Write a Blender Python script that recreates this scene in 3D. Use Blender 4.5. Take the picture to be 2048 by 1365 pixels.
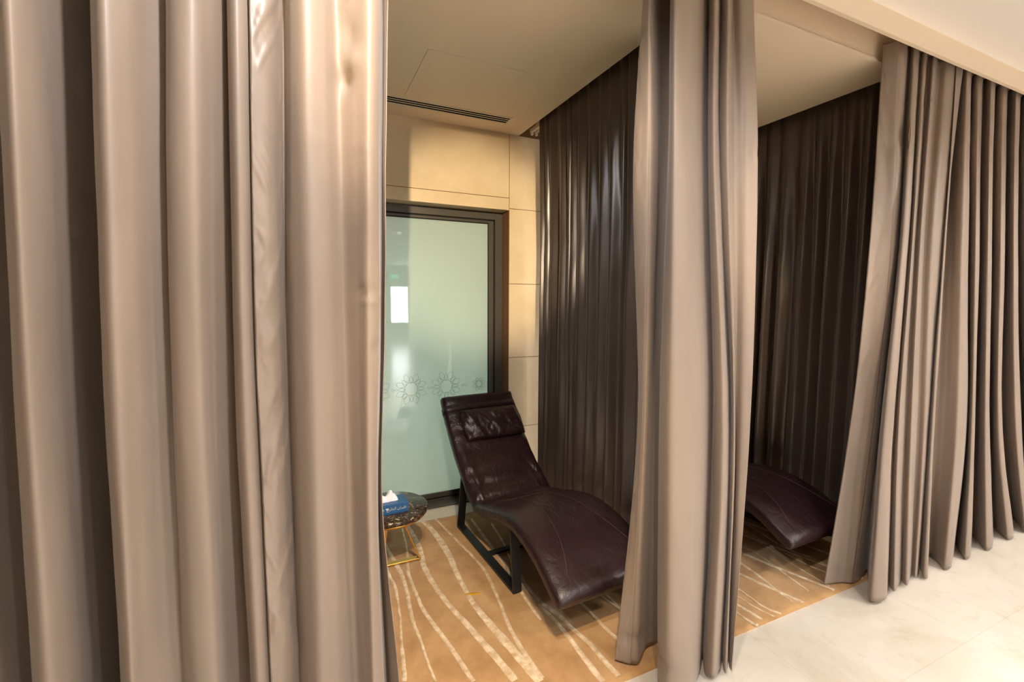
import bpy, bmesh, math, random
import numpy as np
from mathutils import Vector, Matrix, noise

for o in list(bpy.data.objects):
    bpy.data.objects.remove(o)
SC = bpy.context.scene
COL = SC.collection
random.seed(7)

# ------------------------------------------------------------------ camera
W, HH, F = 2048, 1365, 920.0
YAW, PITCH, ROLL, CAMH = math.radians(24.65), math.radians(-5.0), math.radians(0.3), 1.5
_f = np.array([math.sin(YAW)*math.cos(PITCH), math.cos(YAW)*math.cos(PITCH), math.sin(PITCH)])
_r = np.array([math.cos(YAW), -math.sin(YAW), 0.0])
_u = np.cross(_r, _f)
_R = math.cos(ROLL)*_r + math.sin(ROLL)*_u
_U = -math.sin(ROLL)*_r + math.cos(ROLL)*_u
_C = np.array([0, 0, CAMH])
def ray(px, py):
    return _R*(px-W/2)/F - _U*(py-HH/2)/F + _f
def at(px, py, Y):            # point of the plane Y seen at a pixel of the photograph
    d = ray(px, py); return _C + d*(Y/d[1])
def atx(px, py, X):
    d = ray(px, py); return _C + d*(X/d[0])
def atz(px, py, z=0.0):
    d = ray(px, py); return _C + d*((z-CAMH)/d[2])

cam = bpy.data.cameras.new('camera'); cam.lens = F/W*36.0; cam.sensor_width = 36.0
cam.clip_start = 0.02
co = bpy.data.objects.new('camera', cam); COL.objects.link(co)
m = Matrix.Identity(4)
for i in range(3):
    m[i][0], m[i][1], m[i][2], m[i][3] = _R[i], _U[i], -_f[i], _C[i]
co.matrix_world = m
SC.camera = co

# ------------------------------------------------------------------ world, light, exposure
wd = bpy.data.worlds.new('world'); SC.world = wd; wd.use_nodes = True
wd.node_tree.nodes['Background'].inputs[0].default_value = (0.75, 0.85, 1.0, 1)
wd.node_tree.nodes['Background'].inputs[1].default_value = 0.3
SC.view_settings.view_transform = 'Standard'
SC.view_settings.look = 'None'
SC.view_settings.exposure = 0.55
SC.view_settings.gamma = 1.0
SC.view_settings.use_curve_mapping = False
SC.cycles.max_bounces = 10
SC.cycles.diffuse_bounces = 6
SC.cycles.caustics_reflective = False
SC.cycles.caustics_refractive = False
SC.cycles.use_denoising = True

def area(name, loc, rot, sx, sy, power, col):
    l = bpy.data.lights.new(name, 'AREA'); l.shape = 'RECTANGLE'; l.size = sx; l.size_y = sy
    l.energy = power; l.color = col
    o = bpy.data.objects.new(name, l); COL.objects.link(o); o.location = loc; o.rotation_euler = rot
    return o
WARM = (1.0, 0.77, 0.50)
NEUT = (1.0, 0.965, 0.94)
COOL = (0.80, 0.88, 1.0)
# daylight behind the frosted window
area('daylight_behind_frosted_glass', (0.78, 3.75, 1.05), (math.radians(-90), 0, 0), 1.3, 2.1, 62, (0.98, 1.0, 0.97))
# recessed downlights of the hall: (x, y, power, colour)
DOWN = [(-2.2, -0.5, 22, WARM), (0.25, 0.48, 72, (1.0, 0.97, 0.97)), (1.75, -0.35, 55, NEUT), (3.7, -0.35, 95, NEUT), (5.6, -0.35, 95, NEUT),
        (1.75, -2.4, 130, COOL), (3.7, -2.4, 100, NEUT), (5.6, -2.4, 80, NEUT), (3.2, -5.2, 110, NEUT), (3.6, -8.0, 140, NEUT)]
# aimed spots, the first for the wall's warm band, the others added fill: (x, y, aim, power, cone, colour)
AIMED = [(-0.86, -3.1, (1.13, 3.14, 1.90), 1450, 15.5, WARM), (0.35, 0.20, (0.85, 2.25, 0.0), 150, 38, WARM), (1.25, -1.05, (2.55, 2.7, 1.1), 190, 27, WARM),
         (0.95, -0.40, (0.95, -0.40, 0.0), 450, 56, (1.0, 0.86, 0.70)), (2.6, -0.2, (2.6, -0.2, 0.0), 90, 56, NEUT)]  # floor spots added so their bounce brightens the booth ceilings
HALLZ = 2.80

# ------------------------------------------------------------------ helpers
def lin(r, g, b):
    def f(c):
        c /= 255.0
        return c/12.92 if c <= 0.04045 else ((c+0.055)/1.055)**2.4
    return (f(r), f(g), f(b), 1.0)

def mat(name, col, rough=0.5, spec=0.5, metal=0.0, **kw):
    M = bpy.data.materials.new(name); M.use_nodes = True
    b = M.node_tree.nodes['Principled BSDF']
    b.inputs['Base Color'].default_value = col if len(col) == 4 else (*col, 1)
    b.inputs['Roughness'].default_value = rough
    b.inputs['Specular IOR Level'].default_value = spec
    b.inputs['Metallic'].default_value = metal
    for k, v in kw.items():
        b.inputs[k.replace('_', ' ')].default_value = v
    return M
def N(M, t, **props):
    n = M.node_tree.nodes.new(t)
    for k, v in props.items(): setattr(n, k, v)
    return n
def L(M, a, b): M.node_tree.links.new(a, b)
def bsdf(M): return M.node_tree.nodes['Principled BSDF']
def coords(M, scale=(1, 1, 1)):
    tc = N(M, 'ShaderNodeTexCoord'); mp = N(M, 'ShaderNodeMapping')
    mp.inputs['Scale'].default_value = scale
    L(M, tc.outputs['Object'], mp.inputs['Vector']); return mp.outputs['Vector']
def ntex(M, vec, scale, detail=4, rough=0.55, dist=0.0):
    n = N(M, 'ShaderNodeTexNoise'); L(M, vec, n.inputs['Vector'])
    n.inputs['Scale'].default_value = scale; n.inputs['Detail'].default_value = detail
    n.inputs['Roughness'].default_value = rough; n.inputs['Distortion'].default_value = dist
    return n
def ramp(M, fac, stops):
    r = N(M, 'ShaderNodeValToRGB'); L(M, fac, r.inputs['Fac'])
    e = r.color_ramp.elements
    while len(e) < len(stops): e.new(0.5)
    for el, (p, c) in zip(e, stops):
        el.position = p; el.color = c if len(c) == 4 else (*c, 1)
    return r
def bump(M, h, strength, dist=0.01):
    b = N(M, 'ShaderNodeBump'); b.inputs['Strength'].default_value = strength
    b.inputs['Distance'].default_value = dist
    L(M, h, b.inputs['Height']); L(M, b.outputs['Normal'], bsdf(M).inputs['Normal'])

def link(name, bm, material, parent=None, smooth=False):
    me = bpy.data.meshes.new(name); bm.normal_update(); bm.to_mesh(me); bm.free()
    o = bpy.data.objects.new(name, me); COL.objects.link(o)
    mats = material if isinstance(material, (list, tuple)) else [material]
    for mm in mats: me.materials.append(mm)
    if smooth: me.polygons.foreach_set('use_smooth', [True]*len(me.polygons))
    if parent is not None: o.parent = parent
    return o
def tag(o, label=None, cat=None, group=None, kind=None):
    if label: o['label'] = label
    if cat: o['category'] = cat
    if group: o['group'] = group
    if kind: o['kind'] = kind
    return o
def thing(name, label, cat, loc, rz=0.0, group=None):
    o = bpy.data.objects.new(name, None); COL.objects.link(o)
    o.location = loc; o.rotation_euler = (0, 0, rz); o.empty_display_size = 0.1
    return tag(o, label, cat, group)
def box(bm, x0, x1, y0, y1, z0, z1, mi=0):
    vs = [bm.verts.new((x, y, z)) for x in (x0, x1) for y in (y0, y1) for z in (z0, z1)]
    for f in ((0, 1, 3, 2), (4, 6, 7, 5), (0, 4, 5, 1), (2, 3, 7, 6), (0, 2, 6, 4), (1, 5, 7, 3)):
        fc = bm.faces.new([vs[i] for i in f]); fc.material_index = mi
    return vs
def bevel(o, w=0.003, seg=2):
    md = o.modifiers.new('bevel', 'BEVEL'); md.width = w; md.segments = seg; md.limit_method = 'ANGLE'
    return o
def boxo(name, m_, parent, *b, bev=0.0):
    bm = bmesh.new(); box(bm, *b); o = link(name, bm, m_, parent)
    if bev: bevel(o, bev)
    return o
def struct(name, m_, *boxes):
    bm = bmesh.new()
    for b in boxes: box(bm, *b)
    return tag(link(name, bm, m_), kind='structure')
def tube(bm, pts, r, n=8, closed=False):
    pts = [Vector(p) for p in pts]; rings = []
    for i, p in enumerate(pts):
        a = pts[i-1] if i > 0 else p; b = pts[i+1] if i < len(pts)-1 else p
        t = (b-a).normalized(); up = Vector((0, 0, 1)) if abs(t.z) < 0.9 else Vector((1, 0, 0))
        s = t.cross(up).normalized(); w = s.cross(t)
        rings.append([bm.verts.new(p + s*r*math.cos(2*math.pi*k/n) + w*r*math.sin(2*math.pi*k/n)) for k in range(n)])
    for i in range(len(rings)-1):
        for k in range(n):
            bm.faces.new((rings[i][k], rings[i][(k+1) % n], rings[i+1][(k+1) % n], rings[i+1][k]))
    bm.faces.new(rings[0][::-1]); bm.faces.new(rings[-1])
def lathe(bm, prof, cx=0, cy=0, n=64):
    rings = []
    for r, z in prof:
        rings.append([bm.verts.new((cx+r*math.cos(2*math.pi*k/n), cy+r*math.sin(2*math.pi*k/n), z)) for k in range(n)])
    for i in range(len(rings)-1):
        for k in range(n):
            bm.faces.new((rings[i][k], rings[i][(k+1) % n], rings[i+1][(k+1) % n], rings[i+1][k]))
    bm.faces.new(rings[0][::-1]); bm.faces.new(rings[-1])
def catmull(P, seg):
    """P: (n,2) control points -> smooth centripetal-ish polyline with seg steps per span"""
    P = np.asarray(P, float); n = len(P)
    Q = np.vstack([2*P[0]-P[1], P, 2*P[-1]-P[-2]])
    out = []
    for i in range(n-1):
        p0, p1, p2, p3 = Q[i:i+4]
        d1 = max(np.linalg.norm(p2-p1), 1e-6)**0.5; d0 = max(np.linalg.norm(p1-p0), 1e-6)**0.5; d2 = max(np.linalg.norm(p3-p2), 1e-6)**0.5
        m1 = (p1-p0)/d0 - (p2-p0)/(d0+d1) + (p2-p1)/d1
        m2 = (p2-p1)/d1 - (p3-p1)/(d1+d2) + (p3-p2)/d2
        m1 *= d1; m2 *= d1
        for k in range(seg):
            t = k/seg
            out.append((2*t**3-3*t**2+1)*p1 + (t**3-2*t**2+t)*m1 + (-2*t**3+3*t**2)*p2 + (t**3-t**2)*m2)
    out.append(P[-1]); return np.array(out)

# ------------------------------------------------------------------ materials
def satin(name, col, rough, sheen=0.25, spec=0.5):
    M = mat(name, col, rough, spec)
    b = bsdf(M)
    b.inputs['Sheen Weight'].default_value = sheen
    b.inputs['Sheen Roughness'].default_value = 0.4
    v = coords(M, (1, 1, 0.25))
    n1 = ntex(M, v, 9.0, 3)
    r = ramp(M, n1.outputs['Fac'], [(0.3, tuple(c*0.93 for c in col[:3])), (0.7, tuple(min(1, c*1.05) for c in col[:3]))])
    L(M, r.outputs['Color'], b.inputs['Base Color'])
    w = N(M, 'ShaderNodeTexNoise'); L(M, coords(M, (900, 900, 240)), w.inputs['Vector'])
    w.inputs['Scale'].default_value = 1.0; w.inputs['Detail'].default_value = 1
    bump(M, w.outputs['Fac'], 0.03, 0.001)
    return M
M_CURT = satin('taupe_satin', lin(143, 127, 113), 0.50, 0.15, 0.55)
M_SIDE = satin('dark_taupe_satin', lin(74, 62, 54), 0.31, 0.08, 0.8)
M_HEM = satin('taupe_satin_hem', lin(143, 127, 113), 0.45, 0.15, 0.6)

M_WHITE = mat('white_ceiling_paint', lin(246, 243, 240), 0.85, 0.2)
M_BEIGE = mat('cream_ceiling_paint', lin(238, 222, 198), 0.8, 0.25)
M_WALLP = mat('hall_wall_paint', lin(205, 190, 168), 0.8, 0.2)
M_BLACK = mat('vent_black', (0.004, 0.004, 0.004), 0.7, 0.2)
M_VENT = mat('vent_white_enamel', lin(228, 218, 200), 0.45, 0.4)
M_FRAME = mat('dark_grey_aluminium', lin(82, 79, 72), 0.42, 0.5, 0.25)
M_GASKET = mat('black_gasket', (0.006, 0.006, 0.006), 0.6, 0.3)
M_STEEL = mat('black_powder_coated_steel', (0.008, 0.008, 0.009), 0.38, 0.5)
M_GOLD = mat('brushed_gold_metal', (0.78, 0.47, 0.13, 1), 0.27, 0.5, 1.0)
M_TRACK = mat('white_track', lin(215, 205, 190), 0.4, 0.5)
M_TISSUE = mat('tissue_paper', lin(238, 234, 238), 0.9, 0.1)
M_BLUE = mat('blue_card', lin(28, 82, 128), 0.32, 0.5)
M_SILVER = mat('pale_print', lin(205, 212, 214), 0.45, 0.4)
M_PRINTGOLD = mat('gold_print', lin(196, 180, 140), 0.45, 0.4)

# stone cladding
M_STONE = mat('cream_limestone', lin(222, 204, 170), 0.42, 0.35)
n = ntex(M_STONE, coords(M_STONE), 5.0, 5)
L(M_STONE, ramp(M_STONE, n.outputs['Fac'], [(0.3, lin(214, 194, 158)), (0.7, lin(226, 208, 176))]).outputs['Color'], bsdf(M_STONE).inputs['Base Color'])
M_GROOVE = mat('stone_joint', lin(120, 92, 64), 0.8, 0.1)

# marble floor: pale beige tiles with soft clouds, faint veins and thin joints
M_FLOOR = mat('beige_marble', lin(214, 202, 186), 0.22, 0.4)
v = coords(M_FLOOR)
n1 = ntex(M_FLOOR, v, 2.2, 7, 0.62, 0.8); n2 = ntex(M_FLOOR, v, 9.0, 6, 0.65, 1.4)
r1 = ramp(M_FLOOR, n1.outputs['Fac'], [(0.28, lin(202, 189, 171)), (0.5, lin(214, 203, 188)), (0.72, lin(222, 212, 199))])
r2 = ramp(M_FLOOR, n2.outputs['Fac'], [(0.36, lin(198, 178, 152)), (0.46, (1, 1, 1, 1)), (1.0, (1, 1, 1, 1))])
mx = N(M_FLOOR, 'ShaderNodeMix', data_type='RGBA', blend_type='MULTIPLY'); mx.inputs[0].default_value = 0.12
L(M_FLOOR, r1.outputs['Color'], mx.inputs[6]); L(M_FLOOR, r2.outputs['Color'], mx.inputs[7])
br = N(M_FLOOR, 'ShaderNodeTexBrick'); br.offset = 0.0
L(M_FLOOR, v, br.inputs['Vector']); br.inputs['Scale'].default_value = 1.0
br.inputs['Mortar Size'].default_value = 0.0022; br.inputs['Brick Width'].default_value = 0.9; br.inputs['Row Height'].default_value = 0.9
br.inputs['Color1'].default_value = (1, 1, 1, 1); br.inputs['Color2'].default_value = (0.97, 0.97, 0.96, 1); br.inputs['Mortar'].default_value = (0.90, 0.88, 0.85, 1)
mx2 = N(M_FLOOR, 'ShaderNodeMix', data_type='RGBA', blend_type='MULTIPLY'); mx2.inputs[0].default_value = 1.0
L(M_FLOOR, mx.outputs[2], mx2.inputs[6]); L(M_FLOOR, br.outputs['Color'], mx2.inputs[7])
L(M_FLOOR, mx2.outputs[2], bsdf(M_FLOOR).inputs['Base Color'])

# rug pile and the silky lines in it
def rugmat(name, c0, c1, rough, sheen, sc):
    M = mat(name, c0, rough, 0.25)
    bsdf(M).inputs['Sheen Weight'].default_value = sheen
    a = ntex(M, coords(M), sc, 6, 0.65)
    L(M, ramp(M, a.outputs['Fac'], [(0.34, c0), (0.66, c1)]).outputs['Color'], bsdf(M).inputs['Base Color'])
    p = ntex(M, coords(M), 520, 2)
    bump(M, p.outputs['Fac'], 0.35, 0.003)
    return M
M_RUG = rugmat('tan_wool_pile', lin(168, 126, 78), lin(194, 152, 102), 0.92, 0.25, 7.0)
M_SILK = rugmat('pale_silk_pile', lin(190, 154, 108), lin(246, 222, 186), 0.45, 0.35, 26.0)
M_STREAK = mat('yellow_streak', lin(196, 142, 24), 0.85, 0.1)

# leather
def leather(name, col, rough):
    M = mat(name, col, rough, 0.5)
    a = ntex(M, coords(M), 6.0, 4)
    L(M, ramp(M, a.outputs['Fac'], [(0.3, tuple(c*0.8 for c in col[:3])), (0.7, tuple(c*1.25 for c in col[:3]))]).outputs['Color'], bsdf(M).inputs['Base Color'])
    g = ntex(M, coords(M), 240, 3); w = ntex(M, coords(M, (1, 0.55, 1)), 16, 3, 0.5, 1.2)
    ad = N(M, 'ShaderNodeMath', operation='MULTIPLY_ADD'); L(M, g.outputs['Fac'], ad.inputs[0]); ad.inputs[1].default_value = 0.12; L(M, w.outputs['Fac'], ad.inputs[2])
    bump(M, ad.outputs[0], 0.55, 0.010)
    return M
M_LEATHER = leather('burgundy_leather', lin(41, 23, 26), 0.36)
M_SEAM = mat('leather_seam', lin(76, 50, 52), 0.5, 0.4)

# dark marble table top
M_DMARB = mat('dark_emperador_marble', lin(40, 30, 26), 0.1, 0.5)
v = coords(M_DMARB); a = ntex(M_DMARB, v, 24, 7, 0.7, 2.2); b2 = ntex(M_DMARB, v, 11, 5, 0.6, 1.0)
rr = ramp(M_DMARB, a.outputs['Fac'], [(0.0, lin(30, 22, 20)), (0.52, lin(50, 38, 32)), (0.60, lin(92, 66, 44)), (0.645, lin(214, 196, 160)), (0.70, lin(120, 90, 60)), (1, lin(40, 30, 26))])
L(M_DMARB, rr.outputs['Color'], bsdf(M_DMARB).inputs['Base Color'])

# frosted glass: milky green body that passes diffuse light, polished front
M_GLASS = bpy.data.materials.new('frosted_green_glass'); M_GLASS.use_nodes = True
nt = M_GLASS.node_tree; nt.nodes.clear()
o_ = nt.nodes.new('ShaderNodeOutputMaterial'); df = nt.nodes.new('ShaderNodeBsdfDiffuse'); tl = nt.nodes.new('ShaderNodeBsdfTranslucent')
gl = nt.nodes.new('ShaderNodeBsdfGlossy'); fr = nt.nodes.new('ShaderNodeFresnel'); m1 = nt.nodes.new('ShaderNodeMixShader'); m2 = nt.nodes.new('ShaderNodeMixShader')
GCOL = lin(206, 220, 209)
df.inputs[0].default_value = GCOL; tl.inputs[0].default_value = GCOL; gl.inputs['Roughness'].default_value = 0.02
fr.inputs['IOR'].default_value = 1.85; m1.inputs[0].default_value = 0.5
nt.links.new(df.outputs[0], m1.inputs[1]); nt.links.new(tl.outputs[0], m1.inputs[2])
nt.links.new(fr.outputs[0], m2.inputs[0]); nt.links.new(m1.outputs[0], m2.inputs[1]); nt.links.new(gl.outputs[0], m2.inputs[2]); nt.links.new(m2.outputs[0], o_.inputs[0])
M_ETCH = mat('etched_line', lin(146, 180, 162), 0.6, 0.3)

def emis(name, col, s):
    M = bpy.data.materials.new(name); M.use_nodes = True; nt = M.node_tree; nt.nodes.clear()
    o_ = nt.nodes.new('ShaderNodeOutputMaterial'); e = nt.nodes.new('ShaderNodeEmission'); e.inputs[0].default_value = col; e.inputs[1].default_value = s
    nt.links.new(e.outputs[0], o_.inputs[0]); return M
M_LAMP = emis('lamp_lens', (1.0, 0.9, 0.75, 1), 14)
M_DAY = emis('daylit_window', (0.92, 0.97, 1.0, 1), 26)
M_EXIT = emis('exit_sign_green', (0.05, 0.75, 0.35, 1), 3)

# ------------------------------------------------------------------ room shell
YB, YF = 3.14, 3.26            # stone face, window frame face
BZ = 2.70                      # booth ceiling
struct('floor', M_FLOOR, (-8, 11, -11.2, 3.6, -0.1, 0.0))
struct('ceiling', M_WHITE, (-8, 11, -11.2, 1.27, HALLZ, HALLZ+0.1))
struct('trim_1', M_BEIGE, (-8, 11, 1.27, 1.288, BZ, 3.0))                       # bulkhead edge in front of the curtain slot
struct('ceiling.001', M_BEIGE, (-8, 11, 1.288, 3.5, 2.93, 3.0))                 # lid over the curtain slots
# booth ceilings; the first has an opening for the air slot
VX0, VX1, VY0, VY1 = 0.20, 1.305, 2.868, 2.962
struct('ceiling.002', M_BEIGE, (0.02, 1.487, 1.432, VY0, BZ, 2.93), (0.02, 1.487, VY1, 3.2, BZ, 2.93),
       (0.02, VX0, VY0, VY1, BZ, 2.93), (VX1, 1.487, VY0, VY1, BZ, 2.93))
struct('ceiling.003', M_BEIGE, (1.72, 2.908, 1.432, 3.2, BZ, 2.93))
struct('ceiling.004', M_BEIGE, (3.14, 7.5, 1.432, 3.2, BZ, 2.93))
struct('ceiling.005', M_BEIGE, (-5.0, -0.20, 1.432, 3.2, BZ, 2.93))
for nm, x0, x1 in (('trim_2', 0.02, 1.487), ('trim_3', 1.72, 2.908), ('trim_4', 3.14, 7.5)):   # bead on the front edge of each booth ceiling
    struct(nm, M_BEIGE, (x0, x1, 1.424, 1.438, BZ-0.004, BZ+0.006))
# hall walls
struct('wall_left', M_WALLP, (-8.1, -8.0, -11.2, 3.6, 0, 3.0))
struct('wall_right', M_WALLP, (11.0, 11.1, -11.2, 3.6, 0, 3.0))
struct('wall_front', M_WALLP, (-8, 11, -11.3, -11.2, 0, 3.0))
# stone wall at the back of the booths, with joints cut as thin recesses
def stone_wall():
    bm = bmesh.new(); g = 0.0022; D = 0.20
    Z = [0.0, 0.533, 1.072, 1.626, 2.174, 2.70]
    def col(x0, x1, zs, d=D):
        for a, b in zip(zs[:-1], zs[1:]): box(bm, x0+g, x1-g, YB, YB+d, a+g, b-g, 0)
    col(1.413, 1.75, Z); col(1.75, 2.6, Z); col(2.6, 3.5, Z); col(3.5, 4.4, Z); col(4.4, 6.0, Z); col(6.0, 8.0, Z)
    col(-0.25, 0.06, Z); col(-1.2, -0.25, Z); col(-3.0, -1.2, Z); col(-6.0, -3.0, Z)
    box(bm, 0.06+g, 1.413-g, YB, YB+D, 2.162, 2.248-g, 0); box(bm, 0.06+g, 1.413-g, YB, YB+D, 2.248+g, 2.95, 0)
    box(bm, -8, 0.06, YB+0.004, YB+D-0.01, 0, 2.95, 1); box(bm, 1.413, 11, YB+0.004, YB+D-0.01, 0, 2.95, 1)
    box(bm, 0.06, 1.413, YB+0.004, YB+D-0.01, 2.165, 2.95, 1)
    return tag(link('wall_back', bm, [M_STONE, M_GROOVE]), kind='structure')
stone_wall()
# frosted window
wf = thing('window_1', None, None, (0.74, YF, 0)); wf['kind'] = 'structure'
def wbox(name, m_, *bs, bev=0.002):
    bm = bmesh.new()
    for x0, x1, y0, y1, z0, z1 in bs: box(bm, x0-0.74, x1-0.74, y0-YF, y1-YF, z0, z1)
    o = link(name, bm, m_, wf)
    if bev: bevel(o, bev, 1)
    return o
wbox('frame', M_FRAME, (1.352, 1.411, YF, YF+0.09, 0, 2.160), (0.062, 0.12, YF, YF+0.09, 0, 2.160), (0.12, 1.352, YF, YF+0.09, 2.105, 2.160), (0.12, 1.352, YF, YF+0.09, 0.0, 0.014))
wbox('sash', M_FRAME, (1.304, 1.344, YF+0.012, YF+0.06, 0.022, 2.097), (0.128, 0.168, YF+0.012, YF+0.06, 0.022, 2.097), (0.168, 1.304, YF+0.012, YF+0.06, 2.080, 2.097), (0.168, 1.304, YF+0.012, YF+0.06, 0.022, 0.058))
wbox('gasket', M_GASKET, (1.342, 1.354, YF+0.016, YF+0.05, 0.0, 2.10), (0.118, 0.130, YF+0.016, YF+0.05, 0.0, 2.10), (0.12, 1.352, YF+0.016, YF+0.05, 2.092, 2.108), (0.12, 1.352, YF+0.016, YF+0.05, 0.012, 0.024),
     (1.299, 1.305, YF+0.014, YF+0.04, 0.05, 2.085), (0.168, 1.304, YF+0.014, YF+0.04, 2.074, 2.081), bev=0)
wbox('threshold', M_FRAME, (0.062, 1.411, YB+0.004, YF-0.001, 0.0, 0.009))
wbox('glass_pane', M_GLASS, (0.160, 1.310, YF+0.022, YF+0.034, 0.05, 2.09), bev=0)
# etched rosettes on the pane
def etch(cx, cz, R, n=8):
    bm = bmesh.new(); y = YF+0.0212-YF
    def line(pts, w=0.0022):
        for (a, b) in zip(pts[:-1], pts[1:]):
            dx, dz = b[0]-a[0], b[1]-a[1]; l = math.hypot(dx, dz) or 1e-6; nx, nz = -dz/l*w/2, dx/l*w/2
            vs = [bm.verts.new((x_-0.74, y+dy, z_)) for dy in (0, 0.0008) for x_, z_ in ((a[0]+nx, a[1]+nz), (b[0]+nx, b[1]+nz), (b[0]-nx, b[1]-nz), (a[0]-nx, a[1]-nz))]
            bm.faces.new(vs[:4]); bm.faces.new(vs[4:][::-1])
            for i in range(4): bm.faces.new((vs[i], vs[4+i], vs[4+(i+1) % 4], vs[(i+1) % 4]))
    def petal(ang, r0, r1, hw):
        P = lambda r, t: (cx+r*math.cos(ang)-t*math.sin(ang), cz+r*math.sin(ang)+t*math.cos(ang))
        rm = r0+(r1-r0)*0.42; re = r0+(r1-r0)*0.72
        line([P(r0, 0), P(rm, hw), P(re, hw*0.85), P(r1, 0), P(re, -hw*0.85), P(rm, -hw), P(r0, 0)])
    for k in range(n):
        a = 2*math.pi*(k+0.5)/n
        petal(a, R*0.42, R, R*0.17)
        petal(a+math.pi/n, R*0.36, R*0.80, R*0.10)
    line([(cx+R*0.40*math.cos(2*math.pi*k/16), cz+R*0.40*math.sin(2*math.pi*k/16)) for k in range(17)])
    return bm, line
def etching():
    for cx, cz in ((0.968, 0.862), (0.708, 0.860), (0.448, 0.860), (1.228, 0.862)):
        R = 0.118 if cx < 1.2 else 0.055
        bm, line = etch(cx, cz, R)
        if cx < 1.2:
            for s in (0.118, 0.142):
                line([(cx+s, cz), (cx+s+0.012, cz+0.010), (cx+s+0.024, cz), (cx+s+0.012, cz-0.010), (cx+s, cz)])
        link('etched_rosette', bm, M_ETCH, wf)
etching()
# space behind the frosted window
struct('wall_outside', M_WHITE, (-0.2, 1.8, 3.95, 4.0, -0.1, 3.0), (-0.25, -0.2, 3.34, 4.0, -0.1, 3.0), (1.8, 1.85, 3.34, 4.0, -0.1, 3.0), (-0.25, 1.85, 3.34, 4.0, 2.96, 3.0))

# far end of the hall: a daylit window, seen mirrored in the frosted pane
w2 = thing('window_2', None, None, (3.42, -11.2, 0)); w2['kind'] = 'structure'
for nm, m_, bs in (('frame', M_FRAME, [(-0.37, -0.31, 0, 0.05, 0.6, 2.06), (0.31, 0.37, 0, 0.05, 0.6, 2.06), (-0.31, 0.31, 0, 0.05, 2.0, 2.06), (-0.31, 0.31, 0, 0.05, 0.6, 0.66)]), ('pane', M_DAY, [(-0.31, 0.31, 0.005, 0.02, 0.66, 2.0)])):
    bm = bmesh.new()
    for b in bs: box(bm, *b)
    link(nm, bm, m_, w2)

es = boxo('exit_sign', M_EXIT, None, 3.12, 3.40, -11.195, -11.16, 2.33, 2.46, bev=0.004)
tag(es, 'small lit green sign above the far daylit window of the hall', 'sign')
# ------------------------------------------------------------------ hall lamps
def downlight(x, y, p, c, cone=165, aim=None):
    t = thing('ceiling_downlight', 'small round recessed downlight in the white hall ceiling behind the photographer', 'ceiling light', (x, y, HALLZ), 0, 'hall ceiling downlights')
    bm = bmesh.new(); lathe(bm, [(0.030, 0.0), (0.048, 0.0), (0.050, -0.004), (0.046, -0.007), (0.032, -0.004)], n=32); link('trim_ring', bm, M_WHITE, t, True)
    bm = bmesh.new(); lathe(bm, [(0.031, -0.0005), (0.031, -0.0035)], n=32); link('lens', bm, M_LAMP, t)
    if p:
        l = bpy.data.lights.new('downlight_lamp', 'SPOT'); l.energy = p; l.color = c; l.spot_size = math.radians(cone); l.spot_blend = 0.5 if cone > 90 else 0.75; l.shadow_soft_size = 0.04
        o = bpy.data.objects.new('downlight_lamp', l); COL.objects.link(o); o.parent = t; o.location = (0, 0, -0.03)
        if aim: o.rotation_euler = (Vector(aim)-Vector((x, y, HALLZ-0.03))).to_track_quat('-Z', 'Y').to_euler()
for x, y, p, c in DOWN + [(x, y, 0, NEUT) for x in (1.75, 3.0, 4.4) for y in (-5.6, -7.4, -9.5)]: downlight(x, y, p, c)
for x, y, aim, p, cone, c in AIMED: downlight(x, y, p, c, cone, aim)

# ------------------------------------------------------------------ curtains
def interp(rows, vals, z):
    """rows of z (descending) and values -> value at z, linear outside with the end slope, smooth inside"""
    zz = np.array(rows)[::-1]; vv = np.array(vals)[::-1]
    if z <= zz[0]: return vv[0] + (vv[1]-vv[0])/(zz[1]-zz[0])*(z-zz[0])
    if z >= zz[-1]: return vv[-1] + (vv[-1]-vv[-2])/(zz[-1]-zz[-2])*(z-zz[-1])*0.6
    i = int(np.searchsorted(zz, z))-1
    i = max(0, min(i, len(zz)-2))
    h = zz[i+1]-zz[i]; t = (z-zz[i])/h
    d = [(vv[k+1]-vv[k])/(zz[k+1]-zz[k]) for k in range(len(zz)-1)]
    sl = lambda k: d[0] if k == 0 else d[-1] if k == len(zz)-1 else 0.5*(d[k-1]+d[k])
    m0, m1_ = sl(i)*h, sl(i+1)*h
    return (2*t**3-3*t**2+1)*vv[i] + (t**3-2*t**2+t)*m0 + (-2*t**3+3*t**2)*vv[i+1] + (t**3-t**2)*m1_

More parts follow.
